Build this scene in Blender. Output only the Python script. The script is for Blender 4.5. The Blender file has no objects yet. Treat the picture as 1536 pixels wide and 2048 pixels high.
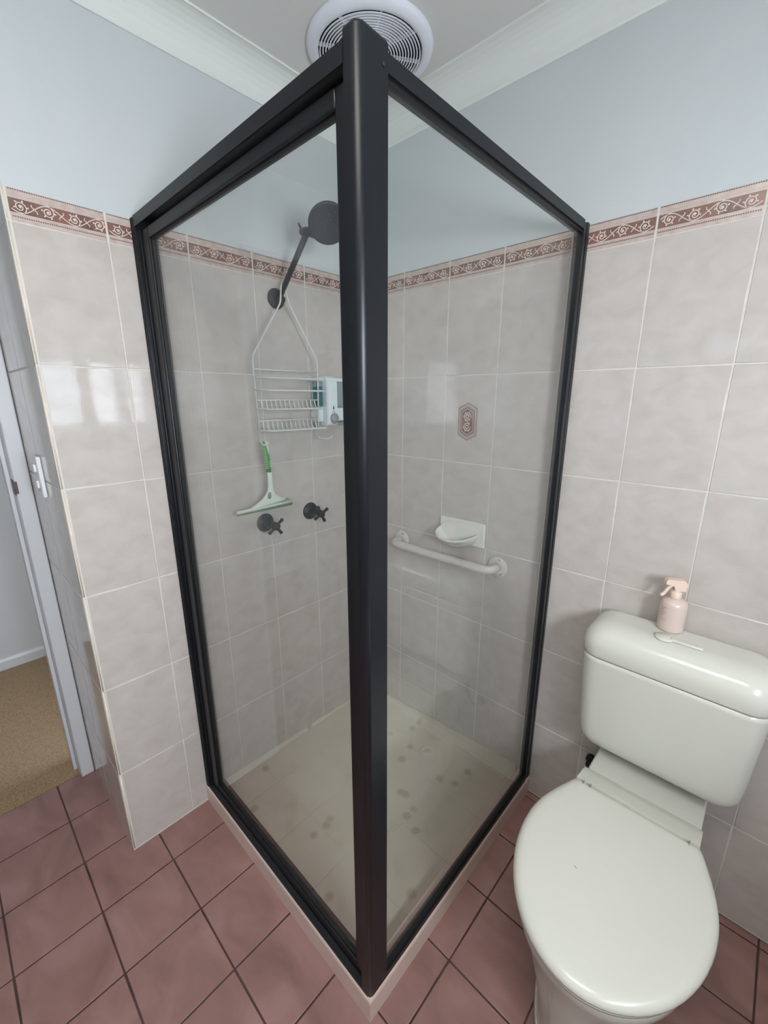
import bpy, bmesh, math, random
from mathutils import Vector, Matrix
random.seed(7)
PI = math.pi
sc = bpy.context.scene
C = sc.collection

# ------------------------------------------------------------------ camera
CAM = Vector((1.3248, -1.3073, 1.4393))
YAW, PITCH, ROLL, FPX = 2.3245, -0.263, -0.0005, 848.33
fw = Vector((math.cos(YAW)*math.cos(PITCH), math.sin(YAW)*math.cos(PITCH), math.sin(PITCH)))
rt = Vector((math.sin(YAW), -math.cos(YAW), 0))
up = rt.cross(fw)
r2 = math.cos(ROLL)*rt + math.sin(ROLL)*up
u2 = -math.sin(ROLL)*rt + math.cos(ROLL)*up
cd = bpy.data.cameras.new('camera')
cam = bpy.data.objects.new('camera', cd); C.objects.link(cam)
cam.matrix_world = Matrix(((r2.x, u2.x, -fw.x, CAM.x), (r2.y, u2.y, -fw.y, CAM.y), (r2.z, u2.z, -fw.z, CAM.z), (0, 0, 0, 1)))
cd.sensor_fit = 'VERTICAL'; cd.sensor_height = 36.0; cd.lens = FPX/2048*36.0
cd.clip_start = 0.01; cd.clip_end = 60
sc.camera = cam

# ------------------------------------------------------------------ light
sc.view_settings.view_transform = 'Standard'
sc.view_settings.look = 'None'
sc.view_settings.gamma = 1.0
sc.view_settings.use_curve_mapping = False
sc.view_settings.exposure = 0.42
w = bpy.data.worlds.new('world'); sc.world = w; w.use_nodes = True
bg = w.node_tree.nodes['Background']
bg.inputs[0].default_value = (0.75, 0.86, 1.0, 1); bg.inputs[1].default_value = 6.0

def area(name, loc, direction, sx, sy, power, color):
    l = bpy.data.lights.new(name, 'AREA'); l.shape = 'RECTANGLE'; l.size = sx; l.size_y = sy
    l.energy = power; l.color = color
    o = bpy.data.objects.new(name, l); C.objects.link(o)
    o.location = loc
    o.rotation_euler = Vector(direction).to_track_quat('-Z', 'Z').to_euler()
    return o
RX = 2.0           # right wall
FY = -2.30         # wall behind the camera
CZ = 2.37          # ceiling height
area('daylight_right_window', (RX+0.17, -1.27, 1.475), (-1, 0, -0.0), 1.46, 0.42, 90, (0.895, 0.935, 1.0))
area('ceiling_fill', (1.30, -1.42, CZ-0.05), (0, 0, -1), 0.7, 0.5, 9, (1.0, 0.95, 0.9))  # unseen overhead fill, added to lift the room's shadows
area('hall_fill', (-1.0, -2.2, 2.30), (0, 0, -1), 0.5, 0.5, 0.7, (1.0, 0.95, 0.88))  # unseen source added to brighten the hall

# ------------------------------------------------------------------ materials
def srgb(r, g, b):
    f = lambda c: (c/255/12.92) if c/255 <= 0.04045 else ((c/255+0.055)/1.055)**2.4
    return (f(r), f(g), f(b), 1)

def mat(name, col, rough=0.5, metal=0.0, spec=0.5, coat=0.0):
    m = bpy.data.materials.new(name); m.use_nodes = True
    p = m.node_tree.nodes['Principled BSDF']
    p.inputs['Base Color'].default_value = col
    p.inputs['Roughness'].default_value = rough
    p.inputs['Metallic'].default_value = metal
    p.inputs['Specular IOR Level'].default_value = spec
    p.inputs['Coat Weight'].default_value = coat
    return m

def noise_mat(name, cols, scale=8, detail=4, rough=0.5, bump=0.0, bscale=30, stretch=(1, 1, 1), spec=0.5, distort=0.3, bdetail=2, pos=(0.3, 0.5, 0.7)):
    """procedural mottled colour with an optional surface bump"""
    m = mat(name, cols[0], rough, 0, spec)
    nt = m.node_tree; N = nt.nodes; L = nt.links; p = N['Principled BSDF']
    tc = N.new('ShaderNodeTexCoord'); mp = N.new('ShaderNodeMapping')
    mp.inputs['Scale'].default_value = stretch
    L.new(tc.outputs['Object'], mp.inputs['Vector'])
    n = N.new('ShaderNodeTexNoise'); n.inputs['Scale'].default_value = scale
    n.inputs['Detail'].default_value = detail; n.inputs['Distortion'].default_value = distort
    L.new(mp.outputs[0], n.inputs['Vector'])
    r = N.new('ShaderNodeValToRGB')
    e = r.color_ramp.elements
    e[0].position = pos[0]; e[0].color = cols[0]
    e[1].position = pos[2]; e[1].color = cols[-1]
    if len(cols) == 3:
        k = e.new(pos[1]); k.color = cols[1]
    L.new(n.outputs['Fac'], r.inputs['Fac']); L.new(r.outputs['Color'], p.inputs['Base Color'])
    if bump:
        n2 = N.new('ShaderNodeTexNoise'); n2.inputs['Scale'].default_value = bscale; n2.inputs['Detail'].default_value = bdetail
        L.new(tc.outputs['Object'], n2.inputs['Vector'])
        b = N.new('ShaderNodeBump'); b.inputs['Strength'].default_value = 1.0; b.inputs['Distance'].default_value = bump
        L.new(n2.outputs['Fac'], b.inputs['Height']); L.new(b.outputs['Normal'], p.inputs['Normal'])
    return m

M = {}
M['tile'] = noise_mat('wall_tile', [srgb(185, 176, 168), srgb(193, 185, 178), srgb(199, 193, 188)], 16, 9, 0.06, 0.00006, 90, (1, 1, 1.3), 0.45, 0.5, 1.5, (0.25, 0.5, 0.78))
M['grout'] = noise_mat('wall_grout', [srgb(206, 202, 191), srgb(214, 210, 201)], 60, 3, 0.7)
M['paint'] = noise_mat('wall_paint', [srgb(194, 199, 199), srgb(198, 202, 202)], 3, 2, 0.75, 0.0002, 220)
M['ceil'] = noise_mat('ceiling_paint', [srgb(214, 212, 207), srgb(218, 216, 211)], 2, 2, 0.8, 0.00015, 200)
M['cornice'] = mat('cornice_paint', srgb(221, 223, 217), 0.7)
M['floor'] = noise_mat('floor_tile', [srgb(130, 98, 91), srgb(149, 112, 105), srgb(163, 127, 122)], 6, 8, 0.36, 0.0004, 60, (1, 1.7, 1), 0.5, 0.8, 3, (0.28, 0.5, 0.75))
M['fgrout'] = noise_mat('floor_grout', [srgb(62, 42, 40), srgb(86, 66, 62)], 12, 3, 0.9)
M['black'] = noise_mat('black_powder_coat', [srgb(17, 20, 24), srgb(20, 23, 28)], 40, 2, 0.36, 0.00001, 600, (1, 1, 1), 0.35)
M['blackmatte'] = mat('matt_black', srgb(40, 41, 44), 0.42, 0, 0.3)
M['rubber'] = mat('black_rubber', srgb(14, 15, 16), 0.6)
M['ivory'] = noise_mat('ivory_ceramic', [srgb(209, 208, 196), srgb(212, 211, 200)], 3, 2, 0.16, 0.0, 1)
M['ivoryplastic'] = noise_mat('ivory_plastic', [srgb(210, 209, 197), srgb(213, 212, 201)], 3, 2, 0.2)
M['tray'] = noise_mat('cream_acrylic', [srgb(194, 184, 164), srgb(204, 196, 178), srgb(209, 202, 185)], 11, 4, 0.3, 0.0, 1, (1, 1, 1), 0.5, 0.3, 2, (0.25, 0.4, 0.7))
M['hob'] = mat('cream_hob', srgb(216, 196, 184), 0.22)
M['white'] = mat('white_plastic', srgb(226, 230, 231), 0.3)
M['wire'] = mat('white_coated_wire', srgb(214, 216, 211), 0.35)
M['soap'] = mat('soap_dish_ceramic', srgb(220, 220, 211), 0.15)
M['rail'] = mat('beige_powder_coat', srgb(205, 198, 192), 0.3)
M['green'] = mat('green_rubber', srgb(60, 150, 62), 0.45)
M['palegreen'] = mat('pale_green_plastic', srgb(214, 222, 210), 0.35)
M['greenblade'] = mat('green_blade', srgb(92, 126, 82), 0.5)
M['pump'] = mat('white_pump', srgb(222, 230, 232), 0.22)
M['grey'] = mat('grey_button', srgb(140, 143, 142), 0.4)
M['dark'] = mat('dark_inside', srgb(24, 26, 28), 0.8)
M['vent'] = mat('vent_plastic', srgb(224, 226, 232), 0.35)
M['beige'] = mat('blush_plastic', srgb(228, 204, 186), 0.35)
M['blush'] = mat('blush_bottle', srgb(212, 192, 182), 0.3)
M['print'] = mat('taupe_print', srgb(150, 128, 118), 0.6)
M['trimwood'] = mat('white_gloss_paint', srgb(205, 207, 210), 0.35)
M['hallwall'] = mat('hall_paint', srgb(200, 201, 202), 0.8)
M['carpet'] = noise_mat('carpet', [srgb(142, 116, 88), srgb(168, 140, 108), srgb(182, 156, 124)], 180, 3, 0.95, 0.004, 260)
M['edge'] = noise_mat('tile_trim', [srgb(212, 204, 186), srgb(214, 196, 184)], 5, 3, 0.25, 0, 1, (1, 1, 3))
M['band'] = noise_mat('frieze_band', [srgb(182, 160, 152), srgb(202, 186, 178)], 60, 5, 0.25)
M['field'] = noise_mat('frieze_field', [srgb(104, 78, 72), srgb(128, 98, 90), srgb(140, 96, 82)], 28, 4, 0.25)
M['inset'] = mat('inset_band', srgb(150, 130, 124), 0.3)
M['vine'] = mat('frieze_vine', srgb(222, 207, 197), 0.3)
M['fline'] = mat('frieze_line', srgb(202, 184, 176), 0.25)
M['dash'] = mat('frieze_dash', srgb(104, 84, 76), 0.4)
M['steel'] = mat('dark_steel', srgb(84, 70, 68), 0.4, 0.8)
M['chrome'] = mat('chrome', srgb(180, 182, 185), 0.15, 1.0)

def add_spots(m, col, scale=17):
    nt = m.node_tree; N = nt.nodes; L = nt.links; p = N['Principled BSDF']
    src = p.inputs['Base Color'].links[0].from_socket
    tc = N.new('ShaderNodeTexCoord'); mp = N.new('ShaderNodeMapping'); mp.inputs['Scale'].default_value = (1, 1, 0.001)
    L.new(tc.outputs['Object'], mp.inputs['Vector'])
    v = N.new('ShaderNodeTexVoronoi'); v.inputs['Scale'].default_value = scale; L.new(mp.outputs[0], v.inputs['Vector'])
    r = N.new('ShaderNodeValToRGB'); r.color_ramp.elements[0].position = 0.16; r.color_ramp.elements[0].color = (0.6, 0.6, 0.6, 1)
    r.color_ramp.elements[1].position = 0.34; r.color_ramp.elements[1].color = (0, 0, 0, 1)
    L.new(v.outputs['Distance'], r.inputs['Fac'])
    g = N.new('ShaderNodeMath'); g.operation = 'GREATER_THAN'; g.inputs[1].default_value = 0.62
    sp = N.new('ShaderNodeSeparateColor'); L.new(v.outputs['Color'], sp.inputs[0]); L.new(sp.outputs[0], g.inputs[0])
    k = N.new('ShaderNodeMath'); k.operation = 'MULTIPLY'; L.new(r.outputs['Color'], k.inputs[0]); L.new(g.outputs[0], k.inputs[1])
    mx = N.new('ShaderNodeMix'); mx.data_type = 'RGBA'; L.new(k.outputs[0], mx.inputs['Factor']); L.new(src, mx.inputs['A']); mx.inputs['B'].default_value = col
    L.new(mx.outputs['Result'], p.inputs['Base Color'])
add_spots(M['tray'], srgb(160, 148, 126))

def liquid_mat(name, col, rough=0.12):
    m = mat(name, col, rough)
    m.node_tree.nodes['Principled BSDF'].inputs['Transmission Weight'].default_value = 0.35
    return m
M['teal'] = liquid_mat('teal_liquid', srgb(28, 128, 140))
M['clear'] = liquid_mat('smoky_clear_plastic', srgb(168, 184, 190))

def glass_mat(name, tint, streak=False):
    """clear sheet: straight-through light plus Fresnel reflection"""
    m = bpy.data.materials.new(name); m.use_nodes = True
    nt = m.node_tree; N = nt.nodes; L = nt.links
    for n in list(N): N.remove(n)
    out = N.new('ShaderNodeOutputMaterial')
    tr = N.new('ShaderNodeBsdfTransparent'); tr.inputs['Color'].default_value = tint
    gl = N.new('ShaderNodeBsdfGlossy'); gl.inputs['Roughness'].default_value = 0.0
    fr = N.new('ShaderNodeFresnel')                 # same reflectance on both faces of the sheet
    ge = N.new('ShaderNodeNewGeometry'); mr = N.new('ShaderNodeMapRange')
    mr.inputs['To Min'].default_value = 1.45; mr.inputs['To Max'].default_value = 1/1.45
    L.new(ge.outputs['Backfacing'], mr.inputs['Value']); L.new(mr.outputs[0], fr.inputs['IOR'])
    mx = N.new('ShaderNodeMixShader')
    L.new(fr.outputs[0], mx.inputs[0]); L.new(tr.outputs[0], mx.inputs[1]); L.new(gl.outputs[0], mx.inputs[2])
    last = mx.outputs[0]
    if streak:      # dried water marks running down the sheet
        tc = N.new('ShaderNodeTexCoord'); mp = N.new('ShaderNodeMapping'); mp.inputs['Scale'].default_value = (60, 60, 2.2)
        L.new(tc.outputs['Object'], mp.inputs['Vector'])
        nz = N.new('ShaderNodeTexNoise'); nz.inputs['Scale'].default_value = 1.0; nz.inputs['Detail'].default_value = 5
        L.new(mp.outputs[0], nz.inputs['Vector'])
        rp = N.new('ShaderNodeValToRGB'); rp.color_ramp.elements[0].position = 0.55; rp.color_ramp.elements[1].position = 0.85
        rp.color_ramp.elements[0].color = (0.01, 0.01, 0.01, 1); rp.color_ramp.elements[1].color = (0.035, 0.035, 0.035, 1)
        L.new(nz.outputs['Fac'], rp.inputs['Fac'])
        df = N.new('ShaderNodeBsdfDiffuse'); df.inputs['Color'].default_value = srgb(214, 222, 218)
        m2 = N.new('ShaderNodeMixShader')
        L.new(rp.outputs['Color'], m2.inputs[0]); L.new(last, m2.inputs[1]); L.new(df.outputs[0], m2.inputs[2])
        last = m2.outputs[0]
    L.new(last, out.inputs['Surface'])
    return m
M['glass'] = glass_mat('shower_glass', (0.982, 0.990, 0.985, 1), True)
M['pane'] = glass_mat('window_glass', (0.97, 0.98, 0.98, 1))
def dimming_mat():  # half-transparent grey, added to dim one window pane
    m = bpy.data.materials.new('pane_dimming'); m.use_nodes = True
    N = m.node_tree.nodes; L = m.node_tree.links
    for n in list(N): N.remove(n)
    out = N.new('ShaderNodeOutputMaterial'); tr = N.new('ShaderNodeBsdfTransparent'); df = N.new('ShaderNodeBsdfDiffuse')
    df.inputs['Color'].default_value = (0.2, 0.2, 0.2, 1)
    mx = N.new('ShaderNodeMixShader'); mx.inputs[0].default_value = 0.55
    L.new(tr.outputs[0], mx.inputs[1]); L.new(df.outputs[0], mx.inputs[2]); L.new(mx.outputs[0], out.inputs['Surface'])
    return m
M['mesh'] = dimming_mat()  # for the added dimming sheet, no weave modelled

# ------------------------------------------------------------------ mesh helpers
class MB:
    def __init__(s): s.bm = bmesh.new(); s.mi = 0
    def face(s, vs, smooth=False):
        try: f = s.bm.faces.new(vs)
        except ValueError: return None
        f.material_index = s.mi; f.smooth = smooth
        return f
    def box(s, a, b, bev=0.0, seg=2):
        lo = [min(a[i], b[i]) for i in range(3)]; hi = [max(a[i], b[i]) for i in range(3)]
        c = [s.bm.verts.new((x, y, z)) for x in (lo[0], hi[0]) for y in (lo[1], hi[1]) for z in (lo[2], hi[2])]
        fs = [s.face([c[i] for i in q]) for q in ((0, 1, 3, 2), (4, 6, 7, 5), (0, 4, 5, 1), (2, 3, 7, 6), (0, 2, 6, 4), (1, 5, 7, 3))]
        if bev > 0:
            es = list({e for f in fs for e in f.edges})
            r = bmesh.ops.bevel(s.bm, geom=es, offset=bev, segments=seg, profile=0.5, affect='EDGES')
            for f in r['faces']: f.smooth = True; f.material_index = s.mi
        return s
    def loft(s, rings, cap0=True, cap1=True, closed=True, smooth=True, loop=False):
        vr = [[s.bm.verts.new(p) for p in r] for r in rings]
        n = len(vr[0]); m = len(vr)
        rng = range(m) if loop else range(m-1)
        for i in rng:
            A, B = vr[i], vr[(i+1) % m]
            for j in range(n if closed else n-1):
                k = (j+1) % n
                s.face([A[j], A[k], B[k], B[j]], smooth)
        if not loop:
            if cap0 and n > 2: s.face(list(reversed(vr[0])))
            if cap1 and n > 2: s.face(vr[-1])
        return s
    def tube(s, pts, rad, n=10, cap=True):
        pts = [Vector(p) for p in pts]
        rings = []; prev = None
        for i, p in enumerate(pts):
            t = (pts[min(i+1, len(pts)-1)] - pts[max(i-1, 0)]).normalized()
            if prev is None:
                a = Vector((0, 0, 1)) if abs(t.z) < 0.9 else Vector((1, 0, 0))
                u = t.cross(a).normalized()
            else:
                u = (prev - t*prev.dot(t)).normalized()
            prev = u; v = t.cross(u)
            r = rad[i] if isinstance(rad, (list, tuple)) else rad
            rings.append([p + r*(math.cos(2*PI*k/n)*u + math.sin(2*PI*k/n)*v) for k in range(n)])
        return s.loft(rings, cap, cap)
    def lathe(s, prof, origin, axis=(0, 0, 1), n=32, caps=True):
        """prof: (radius, height) pairs along the axis"""
        ax = Vector(axis).normalized()
        a = Vector((1, 0, 0)) if abs(ax.x) < 0.9 else Vector((0, 1, 0))
        u = ax.cross(a).normalized(); v = ax.cross(u); o = Vector(origin)
        rings = [[o + ax*h + max(r, 1e-5)*(math.cos(2*PI*k/n)*u + math.sin(2*PI*k/n)*v) for k in range(n)] for r, h in prof]
        return s.loft(rings, caps, caps)
    def prism(s, poly, d, smooth=False):
        """poly: 3D points in a plane, extruded by vector d"""
        d = Vector(d)
        a = [s.bm.verts.new(p) for p in poly]; b = [s.bm.verts.new(Vector(p)+d) for p in poly]
        s.face(list(reversed(a))); s.face(b)
        for i in range(len(a)):
            k = (i+1) % len(a); s.face([a[i], a[k], b[k], b[i]], smooth)
        return s
    def ribbon(s, pts, width, n, h):
        """flat raised line: pts 3D, n surface normal, h height"""
        n = Vector(n).normalized(); pts = [Vector(p) for p in pts]; rows = []
        for i, p in enumerate(pts):
            t = (pts[min(i+1, len(pts)-1)]-pts[max(i-1, 0)]).normalized(); q = n.cross(t).normalized()*width/2
            rows.append([p-q, p-q*0.6+n*h, p+q*0.6+n*h, p+q])
        return s.loft(rows, False, False, False, True)
    def build(s, name, m, parent=None, **props):
        bmesh.ops.recalc_face_normals(s.bm, faces=s.bm.faces)
        me = bpy.data.meshes.new(name); s.bm.to_mesh(me); s.bm.free()
        for k in (m if isinstance(m, (list, tuple)) else [m]): me.materials.append(k)
        o = bpy.data.objects.new(name, me); C.objects.link(o)
        if parent: o.parent = parent; o.matrix_parent_inverse = parent.matrix_world.inverted()
        for k, v in props.items(): o[k] = v
        return o

def thing(name, label, cat, loc=(0, 0, 0), group=None):
    o = bpy.data.objects.new(name, None); C.objects.link(o)
    o.location = loc; o.empty_display_size = 0.05
    o.matrix_world = Matrix.Translation(loc)
    o['label'] = label; o['category'] = cat
    if group: o['group'] = group
    return o
def struct(mb, name, m, parent=None):
    o = mb.build(name, m, parent)
    if not parent: o['kind'] = 'structure'
    return o
def arc(c, r, a0, a1, n, ax='xz', y=0):
    out = []
    for i in range(n+1):
        a = a0+(a1-a0)*i/n
        out.append((c[0]+r*math.cos(a), c[1]+r*math.sin(a)))
    return out
def bez(p0, p1, p2, p3, n=10):
    p0, p1, p2, p3 = map(Vector, (p0, p1, p2, p3))
    return [((1-t)**3*p0 + 3*(1-t)**2*t*p1 + 3*(1-t)*t*t*p2 + t**3*p3) for t in [i/n for i in range(n+1)]]
def fillet(pts, r, n=5):
    """round the corners of a 3D polyline"""
    pts = [Vector(p) for p in pts]; out = [pts[0]]
    for i in range(1, len(pts)-1):
        a, b, c = pts[i-1], pts[i], pts[i+1]
        d0 = min(r, (a-b).length*0.45); d1 = min(r, (c-b).length*0.45)
        s, e = b+(a-b).normalized()*d0, b+(c-b).normalized()*d1
        for k in range(n+1):
            t = k/n; out.append((1-t)**2*s + 2*(1-t)*t*b + t*t*e)
    out.append(pts[-1]); return out

# ------------------------------------------------------------------ tiled walls
TW, TH = 0.2009, 0.302
Z0 = 1.816; FR = 0.0645
ROWS = [Z0 - TH*k for k in range(0, 7)]         # 1.816 ... 0.004
FTOP = Z0 + FR
YE = -1.0998
GAP = 0.0034

def tiles(mb, org, U, V, Nn, ul, vl, mi=1, gap=GAP, thick=0.0012, tilt=0.00015, bev=0.0012):
    """individual slabs between the given grout lines; top surface at N=0"""
    org, U, V, Nn = Vector(org), Vector(U), Vector(V), Vector(Nn)
    old = mb.mi; mb.mi = mi
    P = lambda u, v, n: mb.bm.verts.new(org+U*u+V*v+Nn*n)
    for a in range(len(ul)-1):
        for b in range(len(vl)-1):
            u0, u1 = sorted((ul[a], ul[a+1])); v0, v1 = sorted((vl[b], vl[b+1]))
            u0 += gap/2; u1 -= gap/2; v0 += gap/2; v1 -= gap/2
            if u1-u0 < 0.004 or v1-v0 < 0.004: continue
            t = [random.uniform(-tilt, tilt*0.4) for _ in range(3)]; t.append(t[0]+t[2]-t[1])
            base = [P(u0, v0, -thick-0.001), P(u1, v0, -thick-0.001), P(u1, v1, -thick-0.001), P(u0, v1, -thick-0.001)]
            mid = [P(u0, v0, t[0]-bev*0.7), P(u1, v0, t[1]-bev*0.7), P(u1, v1, t[2]-bev*0.7), P(u0, v1, t[3]-bev*0.7)]
            top = [P(u0+bev, v0+bev, t[0]), P(u1-bev, v0+bev, t[1]), P(u1-bev, v1-bev, t[2]), P(u0+bev, v1-bev, t[3])]
            for A, B in ((base, mid), (mid, top)):
                for j in range(4):
                    k = (j+1) % 4; mb.face([A[j], A[k], B[k], B[j]], A is mid)
            mb.face(top)
    mb.mi = old

def frieze(parent, org, U, Nn, ul, u_end_clip):
    """border tile course: printed bands, and a raised vine scroll"""
    org, U, Nn = Vector(org), Vector(U), Vector(Nn); V = Vector((0, 0, 1))
    mb = MB(); vn = MB()
    P = lambda u, v, n=0: org+U*u+V*v+Nn*n
    H = FR
    strips = [(0.0, 0.10, 4, 0.0), (0.10, 0.235, 0, 0.0), (0.235, 0.27, 2, 0.0006), (0.27, 0.71, 1, 0.0), (0.71, 0.745, 2, 0.0006),
              (0.745, 0.80, 0, 0.0), (0.80, 0.825, 2, 0.0004), (0.825, 0.95, 0, 0.0), (0.95, 1.0, 4, 0.0)]
    for a in range(len(ul)-1):
        u0, u1 = sorted((ul[a], ul[a+1])); full = u1-u0 > 0.15
        ua, ub = u0+GAP*0.75, u1-GAP*0.75
        if ub-ua < 0.01: continue
        for v0, v1, mi, n in strips:
            mb.mi = mi
            q = [P(ua, v0*H+0.0004, n), P(ub, v0*H+0.0004, n), P(ub, v1*H, n), P(ua, v1*H, n)]
            mb.prism(q, -Nn*(0.003+n))
        # dotted edge lines
        mb.mi = 3
        k = ua+0.002
        while k < ub-0.003:
            for v in (0.135, 0.955):
                mb.box(P(k, v*H, 0.0), P(k+0.0025, v*H+0.0024, 0.0005))
            k += 0.0041
        # vine scroll: four whorls a tile, alternately turned up and down
        step = TW/4; tw = 0.0021
        ccy = 0.49*H
        base = (u0-0.009) if (full and u1-u0 < 0.195) else u0 if full else (u1 - TW if a == 0 and not full and u_end_clip == 'hi' else u0)
        for i in range(4):
            cu = base + (i+0.5)*step
            s = 1 if i % 2 == 0 else -1
            cv = ccy + s*0.0012
            R = 0.0115
            if cu-R-0.001 < ua or cu+R+0.001 > ub: continue
            th0 = PI/2 if s > 0 else -PI/2            # spiral leaves the stem at the outer side
            spi = []
            for j in range(45):
                q = j/44; t = th0 + s*(-0.15+2*PI*1.75*q); rr = 0.0134-0.0110*q**0.75
                spi.append(P(cu+rr*math.cos(t), cv+rr*math.sin(t)))
            vn.ribbon(spi, tw, Nn, 0.0012)
            vn.ribbon([P(cu-0.0020, cv, 0), P(cu, cv+0.0003, 0), P(cu+0.0020, cv, 0)], 0.0042, Nn, 0.0013)
            for j in range(4):                       # buds outside the spiral
                t = th0+s*(1.5+j*1.1); a0 = 0.0118-0.0008*j; b0 = a0+0.0030
                if abs(math.sin(t))*b0 > 0.0128: b0 = a0+0.0014
                vn.ribbon([P(cu+a0*math.cos(t), cv+a0*math.sin(t)), P(cu+b0*math.cos(t+0.2*s), cv+b0*math.sin(t+0.2*s))], 0.0030, Nn, 0.0012)
            # stem running on to the next whorl
            st = [P(cu+step*j/16, ccy + s*0.0128*math.cos(PI*j/16)) for j in range(17) if cu+step*j/16 < ub-0.001]
            if len(st) > 2: vn.ribbon(st, tw, Nn, 0.0012)
            if i == 0:
                st = [P(cu-step*j/16, ccy + s*0.0128*math.cos(PI*j/16)) for j in range(17) if cu-step*j/16 > ua+0.001]
                if len(st) > 2: vn.ribbon(st, tw, Nn, 0.0012)
            if cu+step < ub:
                for e in (1, -1):
                    vn.ribbon([P(cu+step*0.5-e*0.001, ccy+e*s*0.0006), P(cu+step*0.5+e*0.0035, ccy+e*s*0.0028), P(cu+step*0.5+e*0.0052, ccy+e*s*0.0064), P(cu+step*0.5+e*0.0035, ccy+e*s*0.0082)], tw*0.9, Nn, 0.0012)
    # joint grout
    mb.mi = 5
    us = [min(ul), max(ul)]
    mb.prism([P(us[0], 0, -0.0006), P(us[1], 0, -0.0006), P(us[1], H, -0.0006), P(us[0], H, -0.0006)], -Nn*0.002)
    f = mb.build('frieze', [M['band'], M['field'], M['fline'], M['dash'], M['band'], M['grout']], parent)
    vn.build('vine_relief', M['vine'], f)

# wall with the shower taps (left of the corner): plane x = 0, tiles up to the frieze, paint above
ulA = [0.0, 0.0993] + [0.3002+TW*j for j in range(4)] + [-YE-0.008]
mb = MB(); mb.mi = 0
mb.box((-0.09, 0.10, -0.02), (-0.0009, YE+0.001, FTOP))
mb.mi = 2
mb.box((-0.09, 0.10, FTOP), (-0.004, YE+0.001, CZ+0.05))
tiles(mb, (0, 0, 0), (0, -1, 0), (0, 0, 1), (1, 0, 0), ulA, ROWS)
wallA = struct(mb, 'wall_left', [M['grout'], M['tile'], M['paint']])
frieze(wallA, (0, 0, Z0), (0, -1, 0), (1, 0, 0), ulA, 'lo')
# wall behind the toilet: plane y = 0
ulB = [TW*k for k in range(0, 10)] + [RX]
mb = MB(); mb.mi = 0
mb.box((-0.09, 0.0009, -0.02), (RX+0.1, 0.10, FTOP)); mb.mi = 2
mb.box((-0.09, 0.004, FTOP), (RX+0.1, 0.10, CZ+0.05))
tiles(mb, (0, 0, 0), (1, 0, 0), (0, 0, 1), (0, -1, 0), ulB, ROWS)
wallB = struct(mb, 'wall_back', [M['grout'], M['tile'], M['paint']])
frieze(wallB, (0, 0, Z0), (1, 0, 0), (0, -1, 0), ulB, 'lo')

# return of the left wall towards the door: plane y = YE facing the room
mb = MB(); mb.mi = 0
mb.box((-0.56, YE+0.0009, -0.02), (-0.0005, YE+0.09, FTOP)); mb.mi = 2
mb.box((-0.56, YE+0.004, FTOP), (-0.0005, YE+0.09, CZ+0.05))
tiles(mb, (0, YE, 0), (-1, 0, 0), (0, 0, 1), (0, -1, 0), [0.010, 0.245, 0.47], ROWS)
mb.box((-0.46, YE+0.0005, Z0), (-0.001, YE+0.002, FTOP))
struct(mb, 'wall_entry', [M['grout'], M['tile'], M['paint']])
# corner bead on the tiled edge
mb = MB()
for k in range(len(ROWS)-1):
    a, b = ROWS[k]-0.002, ROWS[k+1]+0.002
    mb.tube([(-0.0045, YE+0.0045, b), (-0.0045, YE+0.0045, a)], 0.0045, 12)
mb.tube([(-0.0045, YE+0.0045, Z0+0.002), (-0.0045, YE+0.0045, FTOP)], 0.0045, 12)
struct(mb, 'trim_1', M['edge'])

# decorative hexagonal inset on the shower wall
hx, hz = 0.4995, 1.358
mb = MB()
def hexa(w, h, t): return [(hx-w, t, hz-h*0.72), (hx, t, hz-h), (hx+w, t, hz-h*0.72), (hx+w, t, hz+h*0.72), (hx, t, hz+h), (hx-w, t, hz+h*0.72)]
for w_, h_, mi, n in ((0.0385, 0.066, 0, -0.0003), (0.033, 0.059, 1, -0.0007), (0.0305, 0.056, 0, -0.0010), (0.026, 0.049, 2, -0.0014), (0.0235, 0.046, 1, -0.0017), (0.0215, 0.0435, 2, -0.0021)):
    mb.mi = mi; mb.prism(hexa(w_, h_, 0.001), (0, n-0.001, 0))
dec = mb.build('decorative_inset', [M['inset'], M['fline'], M['field']], wallB)
mb = MB()
for s, zc in ((1, hz+0.0185), (-1, hz-0.0185)):
    for R, n0, n1 in ((0.0125, 0.2, 5.6), (0.0075, 1.5, 8.6)):
        pts = []
        for j in range(23):
            t = n0+(n1-n0)*j/22; rr = R*(1-0.35*j/22 if R < 0.01 else 1)
            pts.append((hx+rr*math.cos(s*t), -0.0021, zc+rr*math.sin(s*t)))
        mb.ribbon(pts, 0.0022, (0, -1, 0), 0.001)
    for j in range(6):
        t = j*PI/3
        mb.ribbon([(hx+0.0125*math.cos(t), -0.0021, zc+0.0125*math.sin(t)), (hx+0.0165*math.cos(t), -0.0021, zc+0.0165*math.sin(t))], 0.0024, (0, -1, 0), 0.001)
mb.ribbon([(hx-0.010, -0.0021, hz+0.006), (hx, -0.0021, hz), (hx+0.010, -0.0021, hz-0.006)], 0.002, (0, -1, 0), 0.001)
mb.build('vine_relief', M['vine'], dec)

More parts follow.
